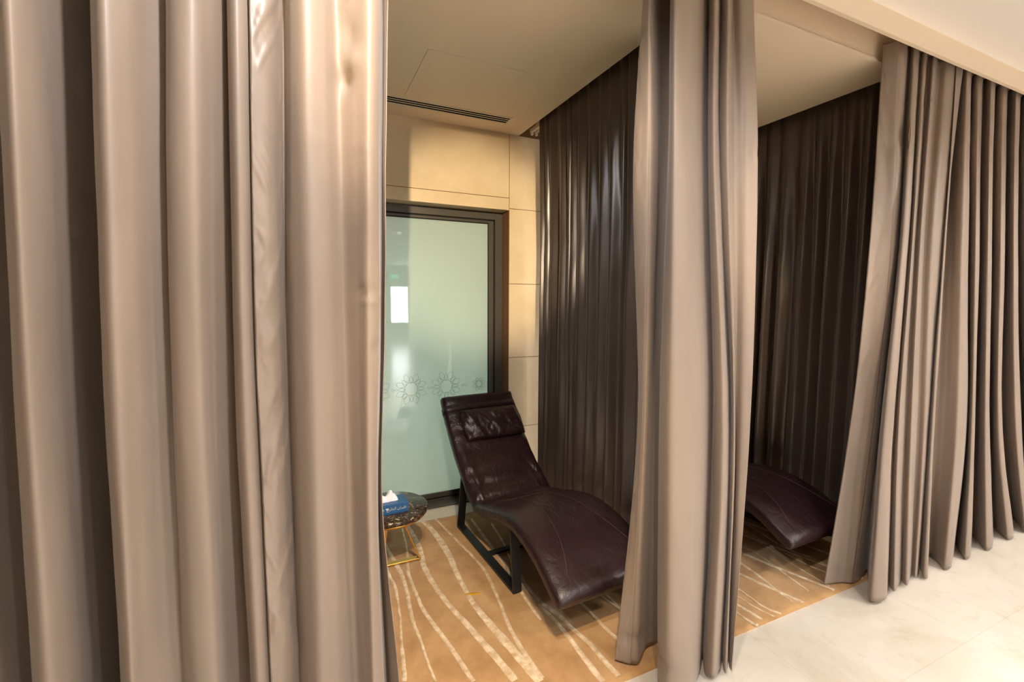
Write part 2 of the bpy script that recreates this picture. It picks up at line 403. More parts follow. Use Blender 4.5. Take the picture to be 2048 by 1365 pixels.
def curtain(name, label, ctrl, zt, zb, material, nz=90, seg=9, group=None, dents=(), wrinkle=0.0022, hem=None, zb_var=0.006, seed=0.0, thick=0.0022):
    """ctrl(z) -> list of plan points (X, Y) of the fold line at height z"""
    G = []
    zs = [zt + (zb-zt)*(k/(nz-1)) for k in range(nz)]
    for z in zs:
        G.append(catmull(ctrl(z), seg))
    G = np.array(G)                                  # nz, nc, 2
    nc = G.shape[1]
    T = np.gradient(G, axis=1); ln = np.linalg.norm(T, axis=2, keepdims=True); T = T/np.maximum(ln, 1e-9)
    NX = np.stack([T[..., 1], -T[..., 0]], axis=2)   # toward the hall for a line running +X
    arc = np.cumsum(np.linalg.norm(np.diff(G[nz//2], axis=0, prepend=G[nz//2][:1]), axis=1))
    P = np.zeros((nz, nc, 3))
    for i, z in enumerate(zs):
        for j in range(nc):
            w = noise.noise(Vector((arc[j]*7+seed, z*2.1, 3.3)))*wrinkle*1.6 + noise.noise(Vector((arc[j]*22+seed, z*5.5+arc[j]*9, 1.7)))*wrinkle*0.6
            x, y = G[i, j] + NX[i, j]*w
            dz = zb_var*noise.noise(Vector((arc[j]*4+seed, 9.1, 0)))*(i/(nz-1))**4
            P[i, j] = (x, y, z+dz)
    for (dx, dz_, rx, rz, amp) in dents:
        d = ((P[..., 0]-dx)/rx)**2 + ((P[..., 2]-dz_)/rz)**2
        w = amp*np.exp(-d*1.6)
        P[..., 0] += NX[..., 0]*w; P[..., 1] += NX[..., 1]*w
    bm = bmesh.new()
    V = [[bm.verts.new(P[i, j]) for j in range(nc)] for i in range(nz)]
    for i in range(nz-1):
        for j in range(nc-1):
            bm.faces.new((V[i][j], V[i+1][j], V[i+1][j+1], V[i][j+1]))
    o = link(name, bm, material, None, True)
    sd = o.modifiers.new('thickness', 'SOLIDIFY'); sd.thickness = thick; sd.offset = 0
    tag(o, label, 'curtain', group)
    if hem:
        for (c0, c1, side, pucker) in hem:
            a, b = int(c0*(nc-1)), int(c1*(nc-1))
            a, b = max(a, 0), min(b, nc-1)
            mz = nz*3; bm = bmesh.new(); VV = []
            for q in range(mz):
                fz = q/(mz-1)*(nz-1); i0 = min(int(fz), nz-2); t = fz-i0
                row = []
                for j in range(a, b+1):
                    p = P[i0, j]*(1-t)+P[i0+1, j]*t
                    nn = NX[i0, j]*(1-t)+NX[i0+1, j]*t
                    u = (j-a)/max(1, b-a)
                    z = p[2]
                    edge = 0.003*math.sin(math.pi*u)
                    pk = noise.noise(Vector((u*0.9+seed, z*8+u*1.2, 5.0)))*0.0085*(1-u)**0.6*min(1, u*6+0.2)
                    pk += max(0.0, noise.noise(Vector((u*1.3+seed, z*15-u*3.2, 7.0)))-0.1)*0.013*(1-u)**0.8*min(1, u*8)
                    pk += max(0.0, noise.noise(Vector((u*2.0+seed, z*26+u*4.2, 2.0)))-0.15)*0.008*(1-u)
                    pk *= pucker
                    off = 0.0030 + edge + pk
                    row.append(bm.verts.new((p[0]+nn[0]*off*side, p[1]+nn[1]*off*side, z)))
                VV.append(row)
            for q in range(mz-1):
                for j in range(b-a):
                    bm.faces.new((VV[q][j], VV[q+1][j], VV[q+1][j+1], VV[q][j+1]))
            h = link('side_hem', bm, M_HEM, o, True)
            s2 = h.modifiers.new('thickness', 'SOLIDIFY'); s2.thickness = 0.0016; s2.offset = 0
    return o

def traced(rows, pts):
    """pts: tuples of pixel x for each row of the photograph, then Y at top and at bottom -> ctrl(z)"""
    K = []
    for p in pts:
        xs, yt, yb = p[:len(rows)], p[-2], p[-1]
        zz, xx = [], []
        z_guess = 1.3
        for x, r in zip(xs, rows):
            Y = 0.5*(yt+yb)
            for _ in range(3):
                q = at(x, r, Y); f_ = min(1, max(0, (2.7-q[2])/2.7)); Y = yt+(yb-yt)*f_
            q = at(x, r, Y); zz.append(q[2]); xx.append(q[0])
        K.append((zz, xx, yt, yb))
    def ctrl(z):
        f_ = min(1, max(0, (2.7-z)/2.7))
        return [(interp(zz, xx, z), yt+(yb-yt)*f_) for zz, xx, yt, yb in K]
    return ctrl

ROWL = [10, 690, 1350]
ptsA = [(-760, -720, -670, 1.36, 1.36), (-600, -570, -530, 1.26, 1.24), (-500, -470, -430, 1.34, 1.36), (-395, -365, -315, 1.42, 1.43),
        (-405, -375, -330, 1.31, 1.30), (-375, -345, -295, 1.25, 1.24), (-300, -270, -220, 1.31, 1.32), (-200, -170, -120, 1.42, 1.44),
        (-215, -185, -140, 1.30, 1.30), (-180, -150, -105, 1.25, 1.24), (-100, -70, -25, 1.32, 1.33), (0, 36, 80, 1.44, 1.45),
        (-12, 24, 66, 1.31, 1.30), (15, 50, 95, 1.245, 1.235), (60, 88, 140, 1.275, 1.28), (105, 132, 178, 1.335, 1.36), (150, 172, 215, 1.41, 1.45), (198, 219, 256, 1.47, 1.54),
        (182, 204, 240, 1.30, 1.29), (205, 228, 262, 1.235, 1.225), (252, 270, 290, 1.265, 1.26), (296, 308, 325, 1.325, 1.29), (341, 345, 362, 1.365, 1.30),
        (333, 340, 375, 1.315, 1.275), (352, 360, 395, 1.265, 1.26), (385, 398, 432, 1.255, 1.265), (422, 425, 455, 1.29, 1.34), (463, 476, 504, 1.36, 1.38),
        (455, 469, 501, 1.315, 1.31), (470, 484, 515, 1.27, 1.265), (500, 514, 546, 1.292, 1.292)]
curtain('front_curtain', 'taupe satin curtain filling the far left of the photo, overlapped by a puckered hem', traced(ROWL, ptsA), 2.74, 0.012, M_CURT, nz=70, seed=1.0, group=None)
ROWB = [10, 690, 1000, 1350]
ptsB = [(499, 511, 525, 541, 1.272, 1.272), (530, 541, 552, 566, 1.288, 1.288), (556, 564, 576, 590, 1.325, 1.325), (567, 572, 584, 598, 1.335, 1.335), (582, 590, 602, 616, 1.275, 1.28), (608, 624, 632, 640, 1.245, 1.245),
        (645, 656, 663, 672, 1.265, 1.262), (672, 690, 700, 712, 1.31, 1.295), (706, 716, 722, 730, 1.275, 1.265), (738, 736, 738, 746, 1.24, 1.235), (756, 754, 751, 763, 1.258, 1.26),
        (761, 758, 753, 766, 1.33, 1.38), (766, 762, 757, 774, 1.39, 1.47), (771, 765, 760, 781, 1.385, 1.425), (776, 768, 764, 797, 1.37, 1.385)]
def wpt(px, py, Y): q = at(px, py, Y); return q[0], q[2]
dB = []
for (px, py, rx, rz, amp) in ((690, 150, 0.022, 0.035, -0.016), (712, 118, 0.02, 0.03, 0.010), (700, 60, 0.018, 0.05, -0.010), (735, 585, 0.03, 0.012, -0.007), (742, 600, 0.025, 0.01, 0.005),
                              (725, 290, 0.03, 0.01, 0.004), (640, 285, 0.06, 0.004, 0.0035), (600, 342, 0.05, 0.004, 0.003), (700, 365, 0.06, 0.004, 0.003), (750, 700, 0.02, 0.02, -0.006)):
    x, z = wpt(px, py, 1.26); dB.append((x, z, rx, rz, amp))
curtain('front_curtain', 'taupe satin curtain left of the opening, with a puckered hem on its left edge', traced(ROWB, ptsB), 2.74, 0.024, M_CURT, nz=170, seg=10, seed=4.0, dents=dB, hem=[(0.0, 0.195, 1, 1.0)])

ROWC = [10, 300, 865, 1340]
ptsC = [(1287, 1268, 1275, 1228, 1.39, 1.44), (1292, 1282, 1281, 1247, 1.36, 1.415), (1299, 1300, 1287, 1262, 1.325, 1.395), (1306, 1311, 1293, 1274, 1.335, 1.385), (1320, 1324, 1306, 1292, 1.43, 1.44),
        (1345, 1343, 1324, 1324, 1.43, 1.43), (1341, 1337, 1320, 1317, 1.325, 1.285), (1350, 1348, 1340, 1336, 1.265, 1.21), (1372, 1364, 1378, 1370, 1.27, 1.19), (1402, 1398, 1406, 1393, 1.33, 1.225),
        (1419, 1418, 1426, 1404, 1.385, 1.29), (1420, 1417, 1430, 1410, 1.34, 1.24), (1430, 1428, 1446, 1426, 1.30, 1.20), (1442, 1441, 1464, 1446, 1.36, 1.26), (1445, 1443, 1462, 1446, 1.335, 1.235),
        (1456, 1455, 1468, 1451, 1.305, 1.20), (1466, 1468, 1472, 1456, 1.335, 1.24), (1482, 1490, 1482, 1459, 1.305, 1.215), (1507, 1515, 1499, 1464, 1.29, 1.195)]
dC = []
for (px, py, rx, rz, amp) in ((1490, 85, 0.02, 0.02, -0.010), (1497, 155, 0.02, 0.015, -0.008), (1494, 310, 0.02, 0.02, -0.008), (1442, 35, 0.012, 0.02, -0.010), (1318, 55, 0.01, 0.015, -0.008), (1300, 1310, 0.05, 0.03, -0.012)):
    x, z = wpt(px, py, 1.3); dC.append((x, z, rx, rz, amp))
curtain('gathered_curtain', 'taupe satin curtain bunched between the two booth openings', traced(ROWC, ptsC), 2.76, 0.022, M_CURT, nz=120, seed=9.0, dents=dC, hem=[(0.0, 0.11, 1, 0.35)])

ROWD = [150, 500, 865, 1180]
ptsD = [(1762, 1738, 1699, 1646, 1.40, 1.405), (1778, 1762, 1722, 1680, 1.375, 1.38), (1800, 1786, 1749, 1706, 1.34, 1.35), (1817, 1797, 1759, 1731, 1.38, 1.375), (1825, 1803, 1767, 1744, 1.34, 1.22),
        (1832, 1811, 1781, 1768, 1.335, 1.20), (1838, 1817, 1788, 1777, 1.365, 1.255), (1846, 1824, 1797, 1788, 1.34, 1.215), (1855, 1831, 1812, 1801, 1.365, 1.255), (1865, 1840, 1822, 1812, 1.335, 1.22),
        (1876, 1850, 1837, 1821, 1.36, 1.265), (1892, 1863, 1848, 1828, 1.33, 1.24), (1924, 1886, 1857, 1833, 1.318, 1.27)]
dD = []
for (px, py, rx, rz, amp) in ((1806, 270, 0.05, 0.09, -0.014), (1795, 300, 0.03, 0.05, 0.008), (1858, 200, 0.03, 0.03, -0.01)):
    x, z = wpt(px, py, 1.34); dD.append((x, z, rx, rz, amp))
curtain('gathered_curtain', 'taupe satin curtain bunched at the right side of the second booth', traced(ROWD, ptsD), 2.76, 0.022, M_CURT, nz=110, seed=15.0, dents=dD, hem=[(0.0, 0.15, 1, 0.45)])

ROWE = [300, 500, 865, 1100]
RE = [(1898, 1880, 1850, 1836), (1904, 1890, 1868, 1856), (1937, 1934, 1929, 1906), (1960, 1957, 1948, 1940), (1985, 1982, 1978, 1984), (2010, 2008, 2004, 2028), (2036, 2034, 2042, 2060), (2060, 2060, 2070, 2085), (2085, 2087, 2100, 2110)]
ptsE = [(*RE[0], 1.40, 1.40)]
for p, q, am in zip(RE[:-1], RE[1:], (1.0, 1.15, 0.6, 1.0, 0.7, 1.1, 0.8, 1.0)):
    mixp = lambda t: tuple(p[k]+(q[k]-p[k])*t for k in range(4))
    yt = lambda y: 1.355+(y-1.355)*am
    ptsE += [(*mixp(0.28), yt(1.350), 1.30), (*mixp(0.52), yt(1.325), 1.26), (*mixp(0.74), yt(1.312), 1.232-0.01*am), (*mixp(0.94), yt(1.312), 1.228-0.013*am), (*mixp(1.03), yt(1.338), 1.248), (*mixp(1.05), yt(1.378), 1.335)]
curtain('front_curtain', 'taupe satin curtain drawn closed across the third booth at the right', traced(ROWE, ptsE), 2.76, 0.012, M_CURT, nz=90, seg=7, seed=22.0)

def ctrlF(z):
    t = (2.76-z)/2.75; P = []
    for k in range(12):
        x = 5.30+0.125*k+0.02*math.sin(k*2.3)
        P += [(x, 1.39-0.02*t), (x+0.045, 1.325-0.06*t), (x+0.085, 1.315-0.07*t)]
    return P
curtain('front_curtain', 'taupe satin curtain across the farthest booth, past the closed one at the right edge', ctrlF, 2.76, 0.012, M_CURT, nz=50, seg=7, seed=27.0)

def side_curtain(name, label, X, ys, zt, zb, amp, seed, mat_=M_SIDE, nz=80, head=True):
    ridge = sorted(ys)
    def ctrl(z):
        t = (zt-z)/(zt-zb); P = []
        for i, y in enumerate(ridge):
            sw = 0.012*noise.noise(Vector((i*3.7+seed, z*0.8, 0)))
            a = amp*(0.75+0.5*abs(noise.noise(Vector((i*1.9+seed, 2.2, 0)))))*(0.22+0.78*min(1, t*2.2)**0.7)
            X_ = X - (0.031 if head else 0)*max(0, 1-t*3)
            P.append((X_-a, y+sw))
            if i < len(ridge)-1:
                g = ridge[i+1]-y
                P.append((X_-a*0.3, y+sw+g*0.28))
                P.append((X_+a*0.9, y+g*0.55+sw))
        return P
    return curtain(name, label, ctrl, zt, zb, mat_, nz=nz, seed=seed, wrinkle=0.003)
gy = [atx(px, 410, 1.53)[1] for px in (1081, 1092, 1102, 1121, 1138, 1145, 1158, 1180, 1200, 1222, 1244, 1256, 1290, 1320, 1350)]
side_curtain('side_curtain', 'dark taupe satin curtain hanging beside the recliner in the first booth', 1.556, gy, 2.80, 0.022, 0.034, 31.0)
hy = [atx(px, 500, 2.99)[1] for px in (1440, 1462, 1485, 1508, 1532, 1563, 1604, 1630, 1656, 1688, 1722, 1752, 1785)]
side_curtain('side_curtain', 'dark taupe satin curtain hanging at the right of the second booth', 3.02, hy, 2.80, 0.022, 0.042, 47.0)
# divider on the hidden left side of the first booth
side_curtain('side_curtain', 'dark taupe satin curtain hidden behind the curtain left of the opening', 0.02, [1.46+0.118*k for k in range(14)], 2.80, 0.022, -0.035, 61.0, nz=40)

# curtain tracks in the ceiling slot of the first divider
for i, x in enumerate((1.549, 1.585)):
    t = thing('curtain_track', ('white curtain track end nearest the window wall corner, left of two', 'white curtain track end touching the dark side curtain, right of two')[i], 'curtain track', (x, 2.25, BZ))
    boxo('rail', M_TRACK, t, -0.011, 0.011, -0.78, 0.815, 0.004, 0.03, bev=0.003)
    bm = bmesh.new(); lathe(bm, [(0.004, -0.016), (0.010, -0.012), (0.011, -0.004), (0.007, 0.004)], 0, 0.80, 16); link('end_stop', bm, M_TRACK, t, True)
    boxo('bracket', M_TRACK, t, -0.006, 0.006, 0.70, 0.73, 0.029, 0.228)

# ------------------------------------------------------------------ ceiling vent and access panel
vt = thing('ceiling_vent', 'white linear air vent with three black slots in the booth ceiling', 'vent', ((VX0+VX1)/2, (VY0+VY1)/2, BZ))
hx, hy_ = (VX1-VX0)/2, (VY1-VY0)/2
bm = bmesh.new()
for b in ((-hx-0.012, hx+0.012, hy_-0.006, hy_+0.012), (-hx-0.012, hx+0.012, -hy_-0.012, -hy_+0.006), (-hx-0.012, -hx+0.004, -hy_+0.006, hy_-0.006), (hx-0.004, hx+0.012, -hy_+0.006, hy_-0.006)):
    box(bm, *b, -0.003, 0.0005)
bevel(link('frame', bm, M_VENT, vt), 0.001, 1)
for k in (-1, 1):
    boxo('slat', M_VENT, vt, -hx+0.004, hx-0.004, k*0.0145-0.0042, k*0.0145+0.0042, -0.002, 0.0)
boxo('duct', M_BLACK, vt, -hx+0.001, hx-0.001, -hy_+0.001, hy_-0.001, 0.06, 0.07)
bm = bmesh.new()
for b in ((-hx+0.001, hx-0.001, hy_-0.004, hy_-0.001), (-hx+0.001, hx-0.001, -hy_+0.001, -hy_+0.004), (-hx+0.001, -hx+0.004, -hy_+0.004, hy_-0.004), (hx-0.004, hx-0.001, -hy_+0.004, hy_-0.004)):
    box(bm, *b, 0.0008, 0.06)
link('duct_lining', bm, M_BLACK, vt)
ap = thing('access_panel', 'flush square access panel in the booth ceiling beside the air vent', 'ceiling panel', (0.858, 2.545, BZ))
boxo('panel', M_BEIGE, ap, -0.262, 0.262, -0.268, 0.268, -0.0015, 0.004)
bm = bmesh.new()
for b in ((-0.2645, 0.2645, 0.2685, 0.271), (-0.2645, 0.2645, -0.271, -0.2685), (-0.2645, -0.2625, -0.2685, 0.2685), (0.2625, 0.2645, -0.2685, 0.2685)): box(bm, *b, -0.0006, 0.003)
link('panel_gap', bm, mat('panel_gap_shade', lin(205, 188, 160), 0.9, 0.1), ap)

# ------------------------------------------------------------------ rugs
def ribbon(bm, pts, z, mi):
    """pts: (x, y, width) on the floor"""
    P = np.array([p[:2] for p in pts]); Wd = np.array([p[2] for p in pts])
    C3 = catmull(np.column_stack([P, Wd]), 8)
    T = np.gradient(C3[:, :2], axis=0); T /= np.maximum(np.linalg.norm(T, axis=1, keepdims=True), 1e-9)
    prev = None
    for i in range(len(C3)):
        x, y, w = C3[i]; nx, ny = -T[i][1], T[i][0]
        w = w*(1+0.18*noise.noise(Vector((x*19, y*19, 0))))
        j = 0.0025*noise.noise(Vector((x*40, y*40, 3)))
        cur = [bm.verts.new((x+nx*(w/2+j), y+ny*(w/2+j), z-0.004)), bm.verts.new((x+nx*(w/2+j)*0.86, y+ny*(w/2+j)*0.86, z)), bm.verts.new((x-nx*(w/2-j)*0.86, y-ny*(w/2-j)*0.86, z)), bm.verts.new((x-nx*(w/2-j), y-ny*(w/2-j), z-0.004))]
        if prev:
            for k in range(3):
                f = bm.faces.new((prev[k], prev[k+1], cur[k+1], cur[k])); f.material_index = mi
        prev = cur
def rug(label, x0, x1, y0, y1, stripes, streak=None):
    bm = bmesh.new(); h = 0.012
    nx, ny = 60, 70; V = []
    for j in range(ny+1):
        for i in range(nx+1):
            x = x0+(x1-x0)*i/nx; y = y0+(y1-y0)*j/ny
            e = min(i, nx-i, j, ny-j)
            z = h if e > 0 else h*0.55
            V.append(bm.verts.new((x, y, z + (0.0008*noise.noise(Vector((x*6, y*6, 0))) if e > 0 else 0))))
    for j in range(ny):
        for i in range(nx):
            a = j*(nx+1)+i; bm.faces.new((V[a], V[a+1], V[a+nx+2], V[a+nx+1]))
    ring = [j*(nx+1) for j in range(ny, -1, -1)] + [i for i in range(1, nx+1)] + [j*(nx+1)+nx for j in range(1, ny+1)] + [ny*(nx+1)+i for i in range(nx-1, 0, -1)]
    lo = [bm.verts.new((V[k].co.x, V[k].co.y, 0.0)) for k in ring]
    for k in range(len(ring)):
        q = (k+1) % len(ring); bm.faces.new((V[ring[k]], lo[k], lo[q], V[ring[q]]))
    for si, s in enumerate(stripes):
        s = [(min(max(x, x0+0.01), x1-0.01), min(max(y, y0+0.006), y1-0.006), w) for x, y, w in s]
        ribbon(bm, s, h+0.0016+0.00022*(si % 4), 1)
    if streak: ribbon(bm, streak, h+0.0030, 2)  # narrow yellow streak lying on the pile
    o = link('rug', bm, [M_RUG, M_SILK, M_STREAK], None, True)
    return tag(o, label, 'rug')
def tr(pts, ox, oy, s, zz=0.012):
    out = []
    for x, y, w in pts:
        px, py = ox+x/s, oy+y/s
        a = atz(px-w/s/2, py, zz); b = atz(px+w/s/2, py, zz); c = atz(px, py, zz)
        out.append((c[0], c[1], abs(b[0]-a[0])*1.0))
    # lines run from the window to the front edge
    return out
R1 = [[(225, 640, 22), (240, 655, 25), (300, 720, 33), (350, 800, 33), (380, 870, 28), (415, 940, 26), (455, 1010, 28), (510, 1080, 38), (570, 1150, 44), (640, 1230, 48), (700, 1300, 50), (755, 1365, 52)],
      [(290, 640, 10), (380, 730, 14), (450, 800, 14), (510, 870, 17), (545, 940, 17), (580, 1020, 17), (610, 1100, 20), (650, 1180, 24), (700, 1260, 28), (765, 1350, 30)],
      [(150, 640, 20), (165, 670, 22), (215, 760, 27), (240, 850, 27), (270, 910, 28), (310, 970, 27), (370, 1045, 28), (440, 1120, 33), (510, 1200, 38), (580, 1280, 40), (645, 1360, 40)],
      [(135, 660, 10), (165, 790, 12), (170, 880, 18), (195, 950, 18), (235, 1040, 20), (290, 1120, 24), (350, 1200, 24), (410, 1290, 25), (460, 1365, 25)],
      [(45, 700, 12), (75, 770, 15), (110, 830, 22), (135, 880, 27), (160, 950, 20), (180, 1050, 20), (195, 1110, 20), (225, 1180, 15), (250, 1260, 15), (290, 1365, 15)],
      [(60, 820, 12), (85, 890, 15), (110, 940, 18), (125, 1020, 14), (135, 1100, 12), (140, 1200, 18), (150, 1300, 24), (152, 1365, 25)],
      [(540, 660, 10), (600, 760, 12), (640, 860, 12), (670, 920, 13), (740, 1010, 16), (810, 1080, 20), (870, 1150, 25), (930, 1230, 30), (990, 1310, 34), (1035, 1365, 35)],
      [(620, 800, 14), (690, 930, 18), (760, 1010, 22), (840, 1070, 25), (900, 1130, 25), (970, 1190, 28), (1040, 1270, 30), (1105, 1340, 30)],
      [(820, 900, 18), (930, 1010, 24), (1000, 1080, 22), (1060, 1140, 22), (1120, 1195, 22), (1190, 1270, 24)],
      [(940, 900, 14), (1030, 985, 15), (1120, 1050, 18), (1210, 1120, 20)],
      [(450, 640, 14), (500, 710, 16), (560, 790, 16), (615, 870, 16), (650, 930, 14), (720, 1040, 16), (760, 1090, 12)]]
R1 = [tr(s, 740, 750, 2.22) for s in R1]
R1 += [[(x+0.03*math.sin(3*y), y, 0.018) for x, y in zip(np.linspace(a, b, 9), np.linspace(2.96, 1.36, 9))] for a, b in ((0.16, 0.08), (1.36, 1.40), (1.52, 1.50))]
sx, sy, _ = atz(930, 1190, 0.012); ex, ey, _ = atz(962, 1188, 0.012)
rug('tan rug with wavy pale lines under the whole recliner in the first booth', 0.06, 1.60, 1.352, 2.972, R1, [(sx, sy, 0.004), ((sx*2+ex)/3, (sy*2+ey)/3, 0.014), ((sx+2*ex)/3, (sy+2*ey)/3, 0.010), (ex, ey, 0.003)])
S2 = [[(690, 480, 8), (800, 550, 8), (900, 620, 8), (1000, 680, 8), (1110, 745, 8)],
      [(560, 560, 16), (680, 635, 20), (760, 690, 18), (860, 770, 14), (930, 820, 12)],
      [(560, 690, 12), (670, 760, 12), (800, 850, 12), (880, 880, 12)],
      [(600, 820, 16), (650, 865, 16), (750, 930, 18), (790, 950, 18)],
      [(650, 540, 9), (760, 590, 9), (900, 690, 9), (1010, 770, 10)],
      [(640, 430, 8), (740, 500, 9), (870, 570, 10), (1000, 640, 12), (1120, 690, 14), (1180, 730, 14)],
      [(600, 750, 8), (720, 830, 8), (860, 905, 8)], [(700, 440, 10), (900, 560, 12), (1050, 620, 12), (1150, 680, 12)]]
S2 = [tr(s, 1200, 865, 2.415) for s in S2]
S2 += [[(x+0.03*math.sin(3*y), y, 0.02) for x, y in zip(np.linspace(a, b, 9), np.linspace(2.96, 1.36, 9))] for a, b in ((1.85, 2.25), (2.0, 2.5), (2.2, 2.75), (2.45, 2.9), (1.8, 1.95))]
rug('tan rug with pale lines in the second booth, half hidden by bunched curtains', 1.728, 2.96, 1.346, 2.972, S2)

# ------------------------------------------------------------------ leather recliner
PROF = [(-0.86, 0.275), (-0.80, 0.305), (-0.65, 0.375), (-0.50, 0.415), (-0.36, 0.425), (-0.20, 0.395), (-0.04, 0.345), (0.08, 0.318), (0.17, 0.345), (0.30, 0.435), (0.44, 0.555), (0.56, 0.685), (0.645, 0.800), (0.675, 0.840)]
def make_recliner(label, loc, rz, group):
    t = thing('recliner', label, 'recliner', loc, rz, group)
    C2 = catmull([(p[0], p[1]) for p in PROF], 12)
    T = np.gradient(C2, axis=0); T /= np.linalg.norm(T, axis=1, keepdims=True)
    S = np.concatenate([[0], np.cumsum(np.linalg.norm(np.diff(C2, axis=0), axis=1))])
    HW, HT = 0.275, 0.045
    def pad(name, s0, s1, wr, endr, flare=0.0):
        bm = bmesh.new(); ns, nk = 130, 150; rings = []
        for i in range(ns+1):
            # cosine spacing so that both ends round off
            u = 0.5-0.5*math.cos(math.pi*i/ns); s = s0+(s1-s0)*u
            c = np.array([np.interp(s, S, C2[:, 0]), np.interp(s, S, C2[:, 1])]); tt = np.array([np.interp(s, S, T[:, 0]), np.interp(s, S, T[:, 1])]); tt /= np.linalg.norm(tt)
            nn = np.array([-tt[1], tt[0]])
            if nn[1] < 0: nn = -nn
            d0, d1 = (s-s0)/endr[0], (s1-s)/endr[1]
            e = 1.0
            for d in (d0, d1):
                if d < 1: e *= max(0.0, 1-(1-d)**2.6)**(1/2.6)
            ht = HT*(0.10+0.90*e); hw = HW-(1-e)*0.012 + 0.5*flare*(1-u); xo = -0.5*flare*(1-u)
            ring = []
            for k in range(nk):
                a = 2*math.pi*k/nk; ca, sa = math.cos(a), math.sin(a)
                ex = 2/9.0; x = hw*math.copysign(abs(ca)**ex, ca)
                y = ht*math.copysign(abs(sa)**(2/3.2), sa)
                if sa > 0: y += 0.010*e*(1-(x/HW)**2)
                g = wr(s, x) if sa > -0.2 else 0
                y += g
                p = c + nn*(y-HT)
                ring.append(bm.verts.new((x+xo, p[0], p[1])))
            rings.append(ring)
        for i in range(ns):
            for k in range(nk):
                bm.faces.new((rings[i][k], rings[i][(k+1) % nk], rings[i+1][(k+1) % nk], rings[i+1][k]))
        bm.faces.new(rings[0][::-1]); bm.faces.new(rings[-1])
        bmesh.ops.recalc_face_normals(bm, faces=bm.faces)
        return link(name, bm, M_LEATHER, t, True)
    s_seat = S[np.argmin(abs(C2[:, 0]+0.16))]; s_cr = S[np.argmin(abs(C2[:, 0]-0.10))]
    def wr_back(s, x):
        k = math.exp(-((s-s_cr-0.10)/0.16)**2)
        fan = (0.32-abs(noise.noise(Vector((x*15*(1+1.2*(s-s_cr)), (s-s_cr)*6, 1.0))))-0.5*abs(noise.noise(Vector((x*38, (s-s_cr)*12, 4.0)))))*0.022*k
        mid = noise.noise(Vector((x*9, s*14, 4.0)))*0.009
        crease = -0.022*math.exp(-((s-s_cr)/0.022)**2)
        tuft = -0.006*math.exp(-((s-s_cr-0.36)/0.05)**2)*(abs(math.sin(x*14)))
        return fan+mid+crease+tuft
    def wr_leg(s, x):
        return noise.noise(Vector((x*5, s*5, 8.0)))*0.0035
    back = pad('backrest', s_cr-0.20, S[-1], wr_back, (0.05, 0.035))
    leg = pad('leg_rest', 0.0, s_cr-0.155, wr_leg, (0.055, 0.05), 0.032)
    # stitched seams on the leg rest
    for sgn in (-1, 1):
        pts = []
        for i in range(30):
            u = i/29; s = s_cr-0.20 - u*(s_cr-0.20-0.02)
            x = sgn*(0.085+0.085*math.sin(u*math.pi*0.5)**1.5*0.6 + 0.125*u**4)
            c = np.array([np.interp(s, S, C2[:, 0]), np.interp(s, S, C2[:, 1])]); tt = np.array([np.interp(s, S, T[:, 0]), np.interp(s, S, T[:, 1])])
            nn = np.array([-tt[1], tt[0]]); nn /= np.linalg.norm(nn)
            e = 1.0
            for d in ((s-0)/0.055,):
                if d < 1: e = max(0.0, 1-(1-d)**2.6)**(1/2.6)
            xn = x/(HW); top = HT*(0.1+0.9*e)*max(0.0, 1-abs(xn)**9)**(1/3.2)+0.010*e*(1-xn**2)
            p = c+nn*(top-HT+wr_leg(s, x)+0.0005)
            pts.append((x, p[0], p[1]))
        bm = bmesh.new(); tube(bm, pts, 0.0018, 6); link('seam', bm, M_SEAM, leg, True)
    # head pillow on its strap
    s_p = S[-1]-0.25
    c = np.array([np.interp(s_p, S, C2[:, 0]), np.interp(s_p, S, C2[:, 1])]); tt = np.array([np.interp(s_p, S, T[:, 0]), np.interp(s_p, S, T[:, 1])]); tt /= np.linalg.norm(tt); nn = np.array([-tt[1], tt[0]])
    bm = bmesh.new(); bmesh.ops.create_uvsphere(bm, u_segments=72, v_segments=44, radius=1.0)
    for v in bm.verts:
        x, y, z = v.co
        f = lambda q, p: math.copysign(abs(q)**p, q)
        # squash towards a soft cushion: x across, y up the back, z out
        r = math.hypot(x, y)
        if r > 1e-6:
            m_ = max(abs(x), abs(y))/r; k = (1/m_)**0.88; x, y = x*k, y*k
        X_ = x*0.225; Y_ = y*0.116
        Z_ = f(z, 0.75)*0.044
        if z > 0:
            Z_ += (noise.noise(Vector((X_*30+Y_*14, Y_*9, 2.0)))*0.012 + noise.noise(Vector((X_*60-Y_*20, Y_*16, 6.0)))*0.005)*min(1, 2.2*z)
        p = c + tt*Y_ + nn*(Z_+0.024)
        v.co = (X_+0.034, p[0], p[1])
    pl = link('head_pillow', bm, M_LEATHER, t, True)
    # strap round the back
    bm = bmesh.new(); vs = []
    s_s = S[-1]-0.10
    c = np.array([np.interp(s_s, S, C2[:, 0]), np.interp(s_s, S, C2[:, 1])])
    n_ = 48
    for k in range(n_):
        a = 2*math.pi*k/n_; ca, sa = math.cos(a), math.sin(a)
        x = (HW+0.004)*math.copysign(abs(ca)**(2/9), ca); y = (HT+0.004)*math.copysign(abs(sa)**(2/3.2), sa) + (0.010*(1-(x/HW)**2) if sa > 0 else 0)
        row = []
        for w in (-0.024, 0.024):
            p = c+tt*w+nn*(y-HT); row.append(bm.verts.new((x, p[0], p[1])))
        vs.append(row)
    for k in range(n_):
        q = (k+1) % n_; bm.faces.new((vs[k][0], vs[q][0], vs[q][1], vs[k][1]))
    so = link('strap', bm, M_LEATHER, pl, True); sd = so.modifiers.new('thickness', 'SOLIDIFY'); sd.thickness = 0.003; sd.offset = 1
    # flat-bar base: a loop each side joined by a cross bar
    z0 = 0.0162; ht = 0.012; wd_ = 0.05
